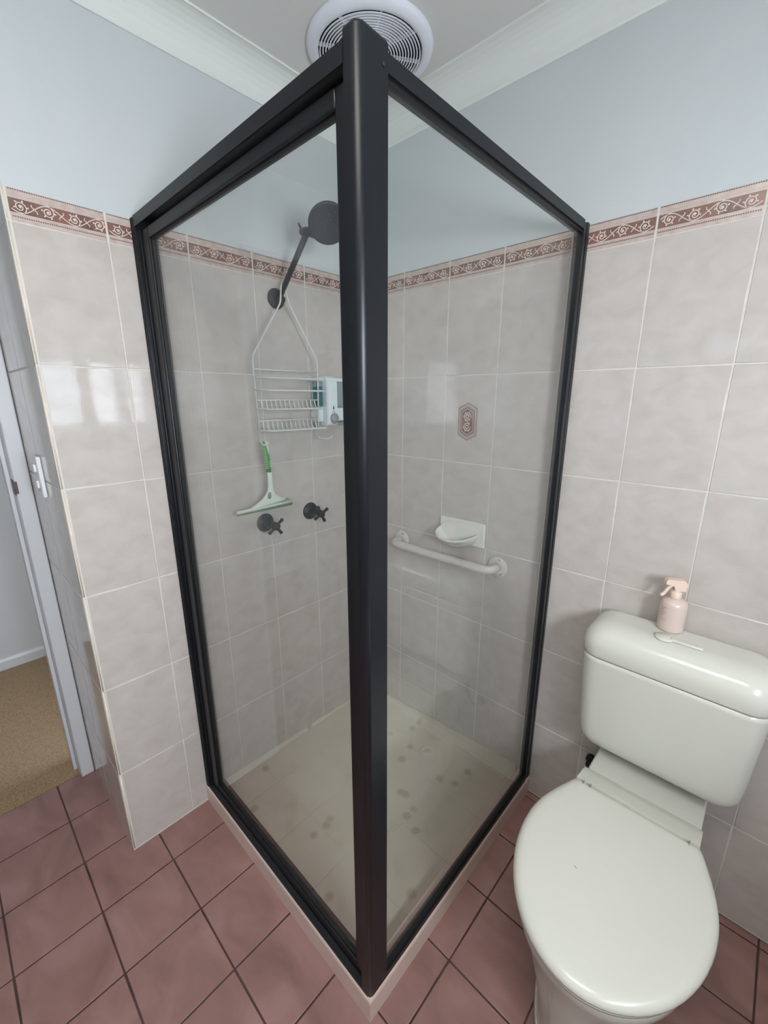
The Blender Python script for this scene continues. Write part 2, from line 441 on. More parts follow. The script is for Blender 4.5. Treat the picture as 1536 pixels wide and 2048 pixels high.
# other walls of the room (right with the window, front behind the camera, door wall)
WY0, WY1, WZ0, WZ1 = -2.06, -0.22, 1.23, 1.70
def holed(mb, axis, pos, th, a0, a1, z0, z1, h0, h1, hz0, hz1):
    """wall slab normal to axis with a rectangular opening"""
    def bx(p0, p1, q0, q1):
        if p1-p0 < 1e-4 or q1-q0 < 1e-4: return
        if axis == 'x': mb.box((pos, p0, q0), (pos+th, p1, q1))
        else: mb.box((p0, pos, q0), (p1, pos+th, q1))
    bx(a0, h0, z0, z1); bx(h1, a1, z0, z1); bx(h0, h1, z0, hz0); bx(h0, h1, hz1, z1)
mb = MB(); mb.mi = 0
holed(mb, 'x', RX, 0.14, FY-0.1, 0.1, -0.02, CZ+0.05, WY0, WY1, WZ0, WZ1)
tiles(mb, (RX-0.006, 0, 0), (0, -1, 0), (0, 0, 1), (-1, 0, 0), [TW*k for k in range(0, 12)], [r for r in ROWS if r < 1.27]+[], 1)
struct(mb, 'wall_right', [M['paint'], M['tile']])
mb = MB(); mb.mi = 0
mb.box((-0.56, FY-0.12, -0.02), (RX+0.14, FY, CZ+0.05))
struct(mb, 'wall_front', M['paint'])
DX = -0.47; DY1 = -1.145; DY0 = -1.965
mb = MB(); mb.box((DX-0.10, DY0-0.02, 2.06), (DX, DY1+0.02, CZ+0.05)); mb.box((DX-0.10, -3.3, -0.02), (DX, DY0-0.02, CZ+0.05)); mb.box((DX-0.10, DY1+0.012, -0.02), (DX-0.001, YE+0.09, CZ+0.05))
struct(mb, 'wall_door', M['paint'])

# windows
def window(name, axis, pos, inside, a0, a1, z0, z1, mull, dimmed=()):
    d = 0.03; f = 0.045
    def B(mb, p0, p1, q0, q1, dd=d, off=0.0):
        if axis == 'x': mb.box((pos+off-dd/2, p0, q0), (pos+off+dd/2, p1, q1), 0.003)
        else: mb.box((p0, pos+off-dd/2, q0), (p1, pos+off+dd/2, q1), 0.003)
    mb = MB()
    B(mb, a0, a1, z0, z0+f); B(mb, a0, a1, z1-f, z1); B(mb, a0, a0+f, z0+f, z1-f); B(mb, a1-f, a1, z0+f, z1-f)
    for m0, m1 in mull: B(mb, m0, m1, z0+f, z1-f)
    fr = struct(mb, name, M['trimwood'])
    edges = [a0+f] + [v for mm in mull for v in mm] + [a1-f]
    for i in range(0, len(edges), 2):
        mb = MB(); 
        if axis == 'x': mb.box((pos-0.002, edges[i], z0+f), (pos+0.002, edges[i+1], z1-f))
        else: mb.box((edges[i], pos-0.002, z0+f), (edges[i+1], pos+0.002, z1-f))
        mb.build('window_pane', M['pane'], fr)
        if i//2 in dimmed:
            mb = MB()
            if axis == 'x': mb.box((pos+0.014, edges[i], z0+f), (pos+0.0145, edges[i+1], z1-f))
            mb.build('dimming_sheet', M['mesh'], fr)  # unseen sheet added outside the glass so this pane reflects dimmer
    return fr
window('window_1', 'x', RX+0.07, -1, WY0, WY1, WZ0, WZ1, [(-1.35, -1.27), (-0.58, -0.485)], (2,))

# ceiling and cornices
mb = MB(); mb.box((-0.6, FY-0.12, CZ), (RX+0.14, 0.1, CZ+0.08)); struct(mb, 'ceiling', M['ceil'])
def cove(mb, p0, p1, wall_n):
    """plaster cove of 82 mm between wall and ceiling, along p0-p1; wall_n points into the room"""
    n = Vector(wall_n); s = 0.082; prof = [(0, 0), (0, -s), (0.006, -s)]
    prof += [(s-0.002-(s-0.010)*math.cos(a), -s+0.004+(s-0.008)*math.sin(a)) for a in [PI/2*j/8 for j in range(0, 9)]]
    prof += [(s, -0.006), (s, 0)]
    rings = [[Vector(p)+n*a+Vector((0, 0, b)) for a, b in prof] for p in (p0, p1)]
    mb.loft(rings, True, True, True, False)
mb = MB(); cove(mb, (0.0-0.004, 0.02, CZ), (0.0-0.004, YE-0.0, CZ), (1, 0, 0)); struct(mb, 'trim_2', M['cornice'])
mb = MB(); cove(mb, (-0.02, 0.004, CZ), (RX, 0.004, CZ), (0, -1, 0)); struct(mb, 'trim_3', M['cornice'])
mb = MB(); cove(mb, (RX, 0, CZ), (RX, FY, CZ), (-1, 0, 0)); struct(mb, 'trim_4', M['cornice'])

# floor: 200 mm terracotta-pink tiles
OX, OY, FT = -0.2745, -1.4184, 0.1988
xl = [DX-0.012]+[OX+FT*n for n in range(0, 12) if DX < OX+FT*n < RX]+[RX]
xl = sorted(set([DX-0.012]+[OX+FT*n for n in range(-1, 13) if DX+0.01 < OX+FT*n < RX]+[RX]))
yl = sorted([FY]+[OY+FT*m for m in range(-5, 9) if FY < OY+FT*m < -0.005]+[0.0])
mb = MB(); mb.mi = 0
mb.box((DX-0.012, FY-0.02, -0.06), (RX+0.05, 0.05, -0.0018))
tiles(mb, (0, 0, 0), (1, 0, 0), (0, 1, 0), (0, 0, 1), xl, yl, 1, 0.0042, 0.002, 0.0005, 0.0015)
struct(mb, 'floor', [M['fgrout'], M['floor']])
# carpeted room beyond the door
mb = MB(); mb.box((-1.60, -3.2, -0.06), (DX-0.012, 0.2, 0.004)); struct(mb, 'floor_hall', M['carpet'])
mb = MB(); mb.box((-1.70, -3.2, -0.05), (-1.58, 0.2, 2.45)); struct(mb, 'wall_hall', M['hallwall'])
mb = MB(); mb.box((-1.70, -3.3, -0.05), (DX-0.1, -3.2, 2.45)); mb.box((-1.70, -0.28, -0.05), (-0.57, -0.2, 2.45)); struct(mb, 'wall_hall_end', M['hallwall'])
mb = MB(); mb.box((-1.70, -3.3, 2.40), (DX-0.1, 0.2, 2.5)); struct(mb, 'ceiling_hall', M['ceil'])
mb = MB(); mb.prism([(-1.58, -3.2, 0.0), (-1.565, -3.2, 0.0), (-1.565, -3.2, 0.052), (-1.572, -3.2, 0.068), (-1.58, -3.2, 0.07)], (0, 2.9, 0)); struct(mb, 'baseboard_hall', M['trimwood'])

# door frame on the left
mb = MB()
mb.box((DX-0.115, DY1, 0.0), (DX, DY1+0.016, 2.06), 0.002)                 # jamb lining
mb.box((DX, YE-0.001, 0.0), (DX+0.016, DY1+0.001, 2.10), 0.004)             # architrave beside the tiles
mb.box((DX-0.085, DY1-0.012, 0.0), (DX-0.045, DY1, 2.05), 0.002)           # door stop
mb.box((DX-0.115, DY0, 2.045), (DX, DY1, 2.06), 0.002)
mb.box((DX-0.115, DY0-0.016, 0.0), (DX, DY0, 2.06), 0.002)
mb.box((DX, DY0-0.06, 2.05), (DX+0.016, DY1, 2.10), 0.003)
mb.box((DX, DY0-0.06, 0.0), (DX+0.016, DY0-0.004, 2.10), 0.003)
d1 = struct(mb, 'door_1', M['trimwood'])
mb = MB(); mb.box((DX-0.030, DY1-0.0015, 1.135), (DX+0.017, DY1+0.0005, 1.185), 0.0005); mb.box((DX+0.0155, DY1-0.002, 1.14), (DX+0.018, DY1+0.008, 1.18), 0.0005)
mb.build('strike_plate', M['steel'], d1)

# ------------------------------------------------------------------ shower base
S = 0.849; HB = 0.0715
base = thing('shower_tray', 'cream shower tray with raised hob on the pink tiled floor', 'shower tray', (0.42, -0.42, 0))
mb = MB()
prof_o = [(0.0, 0.0), (0.0, HB-0.010), (0.0012, HB-0.005), (0.004, HB-0.0015), (0.009, HB)]
prof_i = [(0.047, HB), (0.050, HB-0.003), (0.053, HB-0.012), (0.060, 0.030), (0.070, 0.016)]
pr_ = prof_o+prof_i+[(0.070, 0.0)]
rings = [[(0.0005, -S+a, z) for a, z in pr_], [(S-a, -S+a, z) for a, z in pr_], [(S-a, -0.0005, z) for a, z in pr_]]
mb.loft(rings, True, True, True, False)
mb.build('hob', M['hob'], base, label='glazed cream hob edge')
mb = MB()
n = 14; vs = {}
dr = (0.468, -0.126)
for i in range(n+1):
    for j in range(n+1):
        x = (S-0.068)*i/n; y = -(S-0.068)*j/n
        z = 0.010+0.012*min(1, math.hypot(x-dr[0], y-dr[1])/0.6)
        vs[i, j] = mb.bm.verts.new((x, y, z))
for i in range(n):
    for j in range(n): mb.face([vs[i, j], vs[i, j+1], vs[i+1, j+1], vs[i+1, j]], True)
# coved upstand against both walls
mb.prism([(0.012, -0.0005, 0.002), (S-0.06, -0.0005, 0.002), (S-0.06, -0.0005, 0.084), (0.012, -0.0005, 0.026)], (0, -0.006, 0))
mb.loft([[(0.0, -0.0065, 0.022), (0.0, -0.010, 0.018), (0.0, -0.022, 0.010), (0.0, -0.0065, 0.004)], [(S-0.055, -0.0065, 0.080), (S-0.055, -0.012, 0.055), (S-0.055, -0.035, 0.012), (S-0.055, -0.0065, 0.004)]], True, True, True, False)
mb.loft([[(0.0005, 0.0-0.004, 0.020), (0.005, -0.004, 0.019), (0.020, -0.004, 0.010), (0.0005, -0.004, 0.004)], [(0.0005, -S+0.055, 0.040), (0.005, -S+0.055, 0.038), (0.026, -S+0.055, 0.012), (0.0005, -S+0.055, 0.004)]], True, True, True, False)
mb.build('tray', M['tray'], base, label='cream tray with faint grey water spots')
mb = MB()
mb.lathe([(0.0, 0.0), (0.036, 0.0), (0.036, 0.002), (0.033, 0.003), (0.030, 0.0015), (0.012, 0.0012), (0.010, 0.0035), (0.0, 0.004)], (dr[0], dr[1], 0.0105), n=36)
mb.build('drain', M['tray'], base)

# ------------------------------------------------------------------ shower screen
scr = thing('shower_screen', 'black framed glass shower screen with corner post, standing on the cream base', 'shower screen', (0.42, -0.42, HB))
TOP = 1.884; E0 = 0.846      # outer plane of the frame
def profbox(mb, poly2, p0, p1, plane):
    if plane == 'z': mb.prism([(a, b, p0) for a, b in poly2], (0, 0, p1-p0))
    if plane == 'x': mb.prism([(p0, a, b) for a, b in poly2], (p1-p0, 0, 0))
    if plane == 'y': mb.prism([(a, p0, b) for a, b in poly2], (0, p1-p0, 0))
# corner post with a rounded outer corner
mb = MB()
r = 0.013
out = [(E0-0.027, -E0), (E0-r, -E0)] + [(E0-r+r*math.sin(a), -E0+r-r*math.cos(a)) for a in [PI/2*k/8 for k in range(1, 9)]] + [(E0, -0.7885), (E0-0.024, -0.7885), (E0-0.024, -E0+0.034), (E0-0.027, -E0+0.034)]
z0, z1 = HB, TOP+0.012
rg = [[(a, b, z) for a, b in out] for z in (z0, z1-0.003)]
cx_ = sum(a for a, b in out)/len(out); cy_ = sum(b for a, b in out)/len(out)
rg.append([(a+(cx_-a)*0.06, b+(cy_-b)*0.06, z1) for a, b in out])
mb.loft(rg, True, True, True, True)
post = mb.build('corner_post', M['black'], scr)
post.data.polygons.foreach_set('use_smooth', [abs(p.normal.z) < 0.5 and 0.02 < abs(p.normal.x) < 0.998 for p in post.data.polygons])
for z in (1.868, 0.62+0.105, 0.11):
    mb = MB(); mb.lathe([(0.0, 0.0), (0.0035, 0.0), (0.0035, 0.0012), (0.0022, 0.002), (0, 0.0021)], (E0-0.0003, -0.7965, z), (1, 0, 0), 16)
    mb.build('rivet', M['rubber'], scr)
# wall channels (with the fine ribs)
mb = MB()
mb.box((0.0008, -E0, HB), (0.022, -E0+0.052, TOP-0.002), 0.0015)
mb.box((0.004, -E0-0.0016, HB), (0.0065, -E0+0.001, TOP-0.002)); mb.box((0.013, -E0-0.0016, HB), (0.0155, -E0+0.001, TOP-0.002))
mb.box((0.022, -E0+0.008, HB+0.014), (0.031, -E0+0.020, TOP-0.028), 0.002)
mb.build('wall_channel', M['black'], scr)
mb = MB()
mb.box((E0-0.026, -0.0008, HB), (E0, -0.016, TOP), 0.0012)
mb.box((E0-0.022, -0.016, HB), (E0-0.002, -0.020, TOP-0.002)); mb.box((E0-0.026, -0.020, HB), (E0-0.001, -0.036, TOP-0.003), 0.0015)
mb.build('wall_channel', M['black'], scr)
# top rails
mb = MB()
poly = [(-E0, 1.859), (-E0, TOP), (-E0+0.052, TOP), (-E0+0.052, 1.858), (-E0+0.048, 1.858), (-E0+0.048, 1.876), (-E0+0.005, 1.876), (-E0+0.003, 1.859)]
profbox(mb, poly, 0.020, E0-0.026, 'x')
mb.build('top_rail', M['black'], scr)
mb = MB()
poly = [(E0, 1.862), (E0, TOP), (E0-0.026, TOP), (E0-0.026, 1.860), (E0-0.022, 1.856), (E0-0.004, 1.856), (E0-0.004, 1.862)]
profbox(mb, poly, -0.7885, -0.036, 'y')
mb.build('top_rail', M['black'], scr)
# bottom rails
mb = MB()
poly = [(-E0, HB), (-E0, HB+0.007), (-E0+0.012, HB+0.012), (-E0+0.050, HB+0.014), (-E0+0.052, HB+0.010), (-E0+0.052, HB)]
profbox(mb, poly, 0.022, E0-0.027, 'x')
mb.build('sill', M['black'], scr)
mb = MB()
poly = [(E0, HB), (E0, HB+0.016), (E0-0.004, HB+0.024), (E0-0.018, HB+0.024), (E0-0.024, HB+0.018), (E0-0.024, HB)]
profbox(mb, poly, -0.7885, -0.036, 'y')
mb.build('bottom_rail', M['black'], scr)
# fixed side glass
mb = MB(); mb.box((E0-0.014, -0.792, HB+0.018), (E0-0.009, -0.030, 1.862)); mb.build('glass_panel', M['glass'], scr)
# door leaf
XA, XB, YF, YB, ZA, ZB = 0.034, 0.8185, -0.834, -0.810, 0.0855, 1.853
SW = 0.040; SWR = 0.033; RH = 0.027
mb = MB()
mb.box((XA, YF, ZA), (XA+SW, YB, ZB), 0.004, 3)
mb.box((XB-SWR, YF, ZA), (XB, YB, ZB), 0.005, 3)
mb.box((XA+SW-0.002, YF, ZB-RH), (XB-SWR+0.002, YB, ZB), 0.004, 3)
mb.box((XA+SW-0.002, YF, ZA), (XB-SWR+0.002, YB, ZA+RH), 0.004, 3)
door = mb.build('door', M['black'], scr)
mb = MB(); mb.box((XA+SW-0.004, -0.8245, ZA+RH-0.004), (XB-SWR+0.004, -0.8195, ZB-RH+0.004)); mb.build('door_glass', M['glass'], door)
mb = MB()
for a, b in (((XA+SW, ZA+RH), (XA+SW+0.003, ZB-RH)), ((XB-SWR-0.003, ZA+RH), (XB-SWR, ZB-RH)), ((XA+SW, ZB-RH-0.003), (XB-SWR, ZB-RH)), ((XA+SW, ZA+RH), (XB-SWR, ZA+RH+0.003))):
    mb.box((a[0], -0.8275, a[1]), (b[0], -0.8165, b[1]))
mb.build('glazing_seal', M['rubber'], door)
mb = MB(); mb.tube([(XB-0.022, YF+0.012, ZB), (XB-0.022, YF+0.012, ZB+0.006)], 0.006, 14); mb.build('pivot', M['chrome'], door)

# ------------------------------------------------------------------ shower head and arm
sh = thing('showerhead', 'matt black round shower head on a straight arm from the left tiled wall', 'shower head', (0, -0.424, 1.758))
mb = MB(); mb.lathe([(0.0, 0.0), (0.031, 0.0), (0.032, 0.003), (0.030, 0.007), (0.018, 0.010), (0.012, 0.013), (0.0, 0.013)], (0.0008, -0.424, 1.758), (1, 0, 0), 36); mb.build('wall_flange', M['blackmatte'], sh)
mb = MB(); mb.tube([(0.010, -0.424, 1.756), (0.026, -0.424, 1.755)], 0.0105, 18)
mb.lathe([(0.0, -0.012), (0.007, -0.0105), (0.0115, -0.005), (0.0125, 0.0), (0.0115, 0.005), (0.007, 0.0105), (0.0, 0.012)], (0.036, -0.424, 1.752), (1, 0, 0), 24)
mb.build('swivel_joint', M['blackmatte'], sh)
mb = MB(); mb.tube([(0.026, -0.424, 1.760), (0.182, -0.424, 1.908)], 0.0088, 18); mb.build('arm', M['blackmatte'], sh)
mb = MB()
mb.tube([(0.160, -0.424, 1.918), (0.186, -0.424, 1.914), (0.232, -0.424, 1.893)], [0.010, 0.0118, 0.0112], 16)
mb.tube([(0.160, -0.424, 1.918), (0.154, -0.424, 1.917)], [0.010, 0.006], 16)
mb.tube([(0.160, -0.424, 1.924), (0.150, -0.424, 1.936), (0.146, -0.424, 1.944)], [0.0035, 0.0032, 0.0028], 10)
mb.build('elbow', M['blackmatte'], sh)
hn = Vector((0.62, -0.40, -0.67)).normalized(); hc = Vector((0.281, -0.424, 1.911))
mb = MB(); mb.lathe([(0.0, -0.034), (0.012, -0.033), (0.016, -0.024), (0.030, -0.014), (0.050, -0.008), (0.0555, -0.002), (0.0555, 0.003), (0.052, 0.006), (0.048, 0.005), (0.0, 0.005)], hc, hn, 40)
mb.tube([Vector((0.226, -0.424, 1.895)), hc-hn*0.026], 0.0105, 14)
hd = mb.build('head', M['blackmatte'], sh)
mb = MB()
hu = hn.cross(Vector((0, 0, 1))).normalized(); hv = hn.cross(hu)
for rr, k in ((0.0, 1), (0.012, 6), (0.024, 12), (0.036, 18)):
    for i in range(k):
        a = 2*PI*i/k; c = hc+hn*0.005+hu*rr*math.cos(a)+hv*rr*math.sin(a)
        mb.lathe([(0.0017, 0.0), (0.0014, 0.0016), (0, 0.0017)], c, hn, 8)
mb.build('nozzles', M['rubber'], hd)

# ------------------------------------------------------------------ wire caddy
cad = thing('shower_caddy', 'white wire shower caddy with two shelves hung from the black shower arm', 'shower caddy', (0.04, -0.42, 1.31))
cx0 = 0.062; yc = -0.436; R_ = 0.0025
mb = MB()
path = [(0.052, -0.437, 1.768), (cx0-0.006, -0.444, 1.735), (cx0, yc-0.1275, 1.565), (cx0, yc-0.1275, 1.520), (cx0, yc-0.120, 1.300)]
mb.tube(fillet(path, 0.012), 0.0026, 10)
path = [(0.052, -0.417, 1.768), (cx0-0.006, -0.410, 1.735), (cx0, yc+0.1275, 1.565), (cx0, yc+0.1275, 1.520), (cx0, yc+0.123, 1.300)]
mb.tube(fillet(path, 0.012), 0.0026, 10)
mb.tube(bez((0.052, -0.437, 1.768), (0.050, -0.434, 1.803), (0.050, -0.420, 1.803), (0.052, -0.417, 1.768)), 0.0026, 10)
mb.tube([(cx0, yc-0.1275, 1.527), (cx0, yc+0.1275, 1.527)], R_, 8)
mb.build('hanger_frame', M['wire'], cad)
for s in (-1, 1):      # hooks turned out at the bottom of the side wires
    mb = MB(); y = yc+s*0.121
    if s < 0: p = [(cx0, y, 1.302), (cx0+0.004, y+0.004, 1.290), (cx0+0.012, y+0.014, 1.288), (cx0+0.018, y+0.022, 1.297)]
    else: p = [(cx0, y, 1.302), (cx0+0.002, y+0.002, 1.296), (cx0+0.036, y+0.018, 1.293), (cx0+0.044, y+0.030, 1.304)]
    mb.tube(fillet(p, 0.006), 0.0024, 10); mb.build('hook', M['wire'], cad)
def shelf(zt, zf, rails, depth=0.062):
    mb = MB(); a, b = yc-0.126, yc+0.126; xf = cx0+depth
    for z in rails:
        mb.tube(fillet([(cx0, a, z+0.004), (cx0+0.012, a-0.001, z+0.002), (xf, a+0.010, z), (xf, b-0.010, z), (cx0+0.012, b+0.001, z+0.002), (cx0, b, z+0.004)], 0.02, 6), 0.0029, 8)
    for x in (cx0,): mb.tube([(x, a+0.004, zt), (x, b-0.004, zt)], R_, 8)
    for k in range(13):
        y = a+0.018+(b-a-0.036)*k/12
        mb.tube(fillet([(cx0, y, zt), (cx0+0.006, y, zf+0.002), (xf, y, zf), (xf+0.0005, y, zf+0.004)], 0.01, 4), 0.0026, 6)
    mb.build('wire_shelf', M['wire'], cad)
shelf(1.432, 1.402, (1.404, 1.462, 1.500))
shelf(1.366, 1.334, (1.336,))

# ------------------------------------------------------------------ squeegee
sq = thing('squeegee', 'white and green window squeegee hanging blade down from the wire caddy', 'squeegee', (0.062, -0.54, 1.07))
X = 0.060
def sqp(y, z, x=X): return (x, y, z)
mb = MB()
hy = [(-0.5415, 1.298, 0.007), (-0.541, 1.290, 0.0095), (-0.5375, 1.262, 0.0105), (-0.534, 1.225, 0.010), (-0.532, 1.195, 0.0085)]
rings = []
for y, z, w_ in [(-0.532, 1.200, 0.0078), (-0.531, 1.17, 0.0072), (-0.5315, 1.145, 0.0085), (-0.5325, 1.13, 0.012), (-0.534, 1.117, 0.020), (-0.537, 1.106, 0.034), (-0.541, 1.096, 0.052), (-0.546, 1.088, 0.073), (-0.552, 1.081, 0.092)]:
    t = 0.0055; zl = z - (0.0) ; 
    sl = 0.10 if w_ > 0.03 else 0.0
    rings.append([(X+t*math.cos(a), y+w_*math.cos(b)*0+w_*c, z+sl*w_*c) for a, b, c in ((-PI/2+0.001, 0, -1), (PI-0.6, 0, -0.7), (PI+0.0, 0, 0.0), (PI+0.6, 0, 0.7), (0, 0, 1), (0.5, 0, 0.6), (0, 0, 0), (-0.5, 0, -0.6))])
mb.loft(rings, True, True)
# elongated finger hole shown as a recessed slot
mb.build('body', M['palegreen'], sq)
mb = MB()
mb.lathe([(0.0, 0.0), (0.0075, 0.0), (0.0078, 0.0006), (0.0, 0.0008)], (X+0.0056, -0.541, 1.112), (1, 0, 0), 20)
mb.lathe([(0.0, 0.0), (0.0065, 0.0), (0.0068, 0.0006), (0.0, 0.0008)], (X+0.0057, -0.5395, 1.120), (1, 0, 0), 20)
mb.build('finger_slot', M['grey'], sq, label='grey oval slot')
mb = MB()
rings = []
for y, z, w_ in hy:
    rings.append([(X+0.008*math.cos(a)*0.9, y+w_*math.sin(a), z) for a in [2*PI*k/14 for k in range(14)]])
mb.loft(rings, True, True)
grip = mb.build('grip', M['green'], sq, label='green rubber grip')
mb = MB()
for k in range(12):
    z = 1.284-k*0.0068; y = -0.5405+k*0.0008
    mb.box((X-0.002, y-0.0122, z), (X+0.0066, y-0.0045, z+0.0018), 0.0004)
for k in range(5):
    z = 1.232-k*0.0046; mb.box((X+0.0062, -0.533, z), (X+0.0082, -0.526, z+0.0015))
mb.tube([(X+0.004, -0.5395, 1.300), (X+0.0062, -0.534, 1.275), (X+0.0068, -0.5315, 1.255)], [0.0055, 0.0042, 0.001], 10)
mb.build('grip_ribs', M['palegreen'], grip)
bl0, bl1 = Vector((X, -0.662, 1.072)), Vector((X, -0.446, 1.0715))
bl0.z = 1.0715; bl1.z = 1.0745
mb = MB(); mb.tube([bl0+Vector((0, 0, 0.004)), bl1+Vector((0, 0, 0.004))], 0.0055, 10); mb.build('blade_holder', M['palegreen'], sq)
mb = MB(); mb.box((X-0.0015, bl0.y, 1.0645), (X+0.0015, bl1.y, 1.074)); mb.build('blade', M['greenblade'], sq, label='green rubber blade')
sqt = []

# ------------------------------------------------------------------ taps
def tap(y, z, label, rot):
    t = thing('shower_tap', label, 'tap', (0, y, z), 'cross handle shower taps')
    mb = MB(); mb.lathe([(0.0, 0.0), (0.033, 0.0), (0.034, 0.003), (0.032, 0.0065), (0.018, 0.010), (0.015, 0.013), (0.0, 0.013)], (0.0008, y, z), (1, 0, 0), 36); mb.build('flange', M['blackmatte'], t)
    mb = MB(); mb.lathe([(0.0, 0.0), (0.0135, 0.0), (0.013, 0.020), (0.0105, 0.030), (0.010, 0.046), (0.0, 0.046)], (0.012, y, z), (1, 0, 0), 24); mb.build('spindle', M['blackmatte'], t)
    mb = MB(); c = Vector((0.072, y, z))
    mb.lathe([(0.0, -0.015), (0.012, -0.015), (0.0145, -0.009), (0.0145, 0.006), (0.010, 0.0115), (0.0, 0.0125)], c, (1, 0, 0), 24)
    for k in range(4):
        a = rot+k*PI/2; d = Vector((0, math.cos(a), math.sin(a)))
        mb.tube([c+d*0.008, c+d*0.020, c+d*0.0345, c+d*0.036], [0.0055, 0.0052, 0.0066, 0.0052], 12)
    mb.build('cross_handle', M['blackmatte'], t)
tap(-0.527, 1.003, 'black cross handle shower tap right below the squeegee blade', 0.62)
tap(-0.325, 1.008, 'black cross handle shower tap nearer the room corner, clear of the squeegee', 0.45)

# ------------------------------------------------------------------ twin soap dispenser
sd = thing('soap_dispenser', 'white twin chamber soap dispenser with teal liquid on the left shower wall', 'soap dispenser', (0, -0.215, 1.33))
dy0, dy1 = -0.318, -0.105
mb = MB(); mb.box((0.0008, dy0+0.024, 1.345), (0.010, dy1, 1.500), 0.003); mb.box((0.0008, dy0+0.014, 1.352), (0.045, dy1-0.004, 1.404), 0.008, 3)
mb.build('back_plate', M['pump'], sd)
pm = MB()
mb = MB()
def col(mb, y0, y1, zb, zt, x0, x1):
    prof = [(x0, zb+0.004), (x1-0.014, zb), (x1-0.004, zb+0.006), (x1, zb+0.018), (x1, zt-0.02), (x1-0.004, zt-0.006), (x1-0.014, zt), (x0, zt)]
    w = (y1-y0)
    rings = [[(px*0.97, y0+0.002*0, pz) for px, pz in prof]]
    rings = [[(x0+(px-x0)*f, y, pz) for px, pz in prof] for y, f in ((y0, 0.9), (y0+0.004, 0.985), (y0+w/2, 1.0), (y1-0.004, 0.985), (y1, 0.9))]
    mb.loft(rings, True, True, True, False)
col(mb, -0.277, -0.228, 1.338, 1.514, 0.006, 0.078)
cl = mb.build('pump_column', M['pump'], sd)
mb = MB(); mb.lathe([(0.0, 0.0), (0.0205, 0.0), (0.0205, 0.002), (0.018, 0.004), (0.0, 0.0045)], (0.076, -0.2485, 1.365), (1, 0, 0), 28); bt = mb.build('push_button', M['grey'], cl, label='round grey button with a white line mark')
mb = MB(); mb.tube(fillet([(0.0812, -0.255, 1.375), (0.0812, -0.258, 1.366), (0.0812, -0.254, 1.361), (0.0812, -0.241, 1.3615)], 0.006), 0.0013, 6); mb.build('button_mark', M['pump'], bt)
mb = MB()
mb.tube([(0.0780, -0.252, 1.397), (0.0785, -0.252, 1.403), (0.0782, -0.252, 1.412)], [0.0012, 0.0026, 0.0005], 8)
mb.box((0.0778, -0.257, 1.3895), (0.0786, -0.246, 1.3912)); mb.build('drop_icon', M['dark'], cl)
for y0, y1, lm, lab in ((-0.306, -0.279, 'teal', 'left chamber of teal liquid'), (-0.225, -0.118, 'clear', 'right chamber, pale grey')):
    mb = MB(); mb.box((0.024, y0, 1.405), (0.052, y1, 1.500), 0.009, 3); ch = mb.build('soap_chamber', M['clear'], sd, label=lab)
    if lm == 'teal':
        mb = MB(); mb.box((0.0225, y0-0.0016, 1.407), (0.0540, y1+0.001, 1.483), 0.009, 3); mb.build('liquid', M['teal'], ch, label='teal soap')
mb = MB(); mb.box((0.006, dy0+0.006, 1.497), (0.056, dy1-0.006, 1.510), 0.005, 3); mb.build('lid', M['pump'], sd)
mb = MB(); mb.box((0.004, dy0+0.02, 1.336), (0.030, dy1-0.01, 1.350), 0.004); mb.build('tray_lip', M['grey'], sd)

# ------------------------------------------------------------------ soap dish
so = thing('soap_dish', 'white ceramic scoop soap dish set in the back shower wall above the grab rail', 'soap dish', (0.502, 0, 0.93))
mb = MB(); mb.box((0.405, -0.0002, 0.911), (0.601, -0.013, 1.004), 0.007, 3); mb.build('back_plate', M['soap'], so)
mb = MB()
cx, a_, b_, dp = 0.494, 0.084, 0.092, 0.0
NB = 48
def rim(f, dz, inset=0.0):
    out_ = []
    for k in range(NB):
        t = 2*PI*k/NB; sn = math.sin(t); x = cx+a_*f*math.cos(t)
        if sn >= 0: out_.append((x, -0.0125-b_*f*sn**0.9, 0.964+dz-0.018*sn))
        else: out_.append((x, -0.0125, 0.964+dz*(1+0*sn)+0.030*f*(-sn)))
    return out_
def sink(f, dz):          # rings of the hollow, drawn in towards its deepest point
    c0 = Vector((cx, -0.036, 0.912)); return [Vector(p).lerp(c0, 1-f)+Vector((0, 0, dz)) for p in rim(1, 0)]
rings = [sink(0.985, 0.002), sink(0.95, 0.0), sink(0.86, -0.004), sink(0.7, -0.006), sink(0.45, -0.005), sink(0.2, -0.002)]
front = [[p for p in rim(1, 0)][k] for k in range(0, NB//2+1)]
mb.loft([[Vector(p) for p in rim(1, -0.001)]]+rings, False, True)
def under(f, z): return [(cx+(p[0]-cx)*f, -0.0125+(p[1]+0.0125)*f, z if f < 1 else p[2]+z) for p in front]
mb.loft([under(1, -0.001), under(1, -0.007), under(0.92, 0.940), under(0.75, 0.922), under(0.5, 0.909), under(0.15, 0.903)], False, False, False)
mb.build('dish', M['soap'], so)

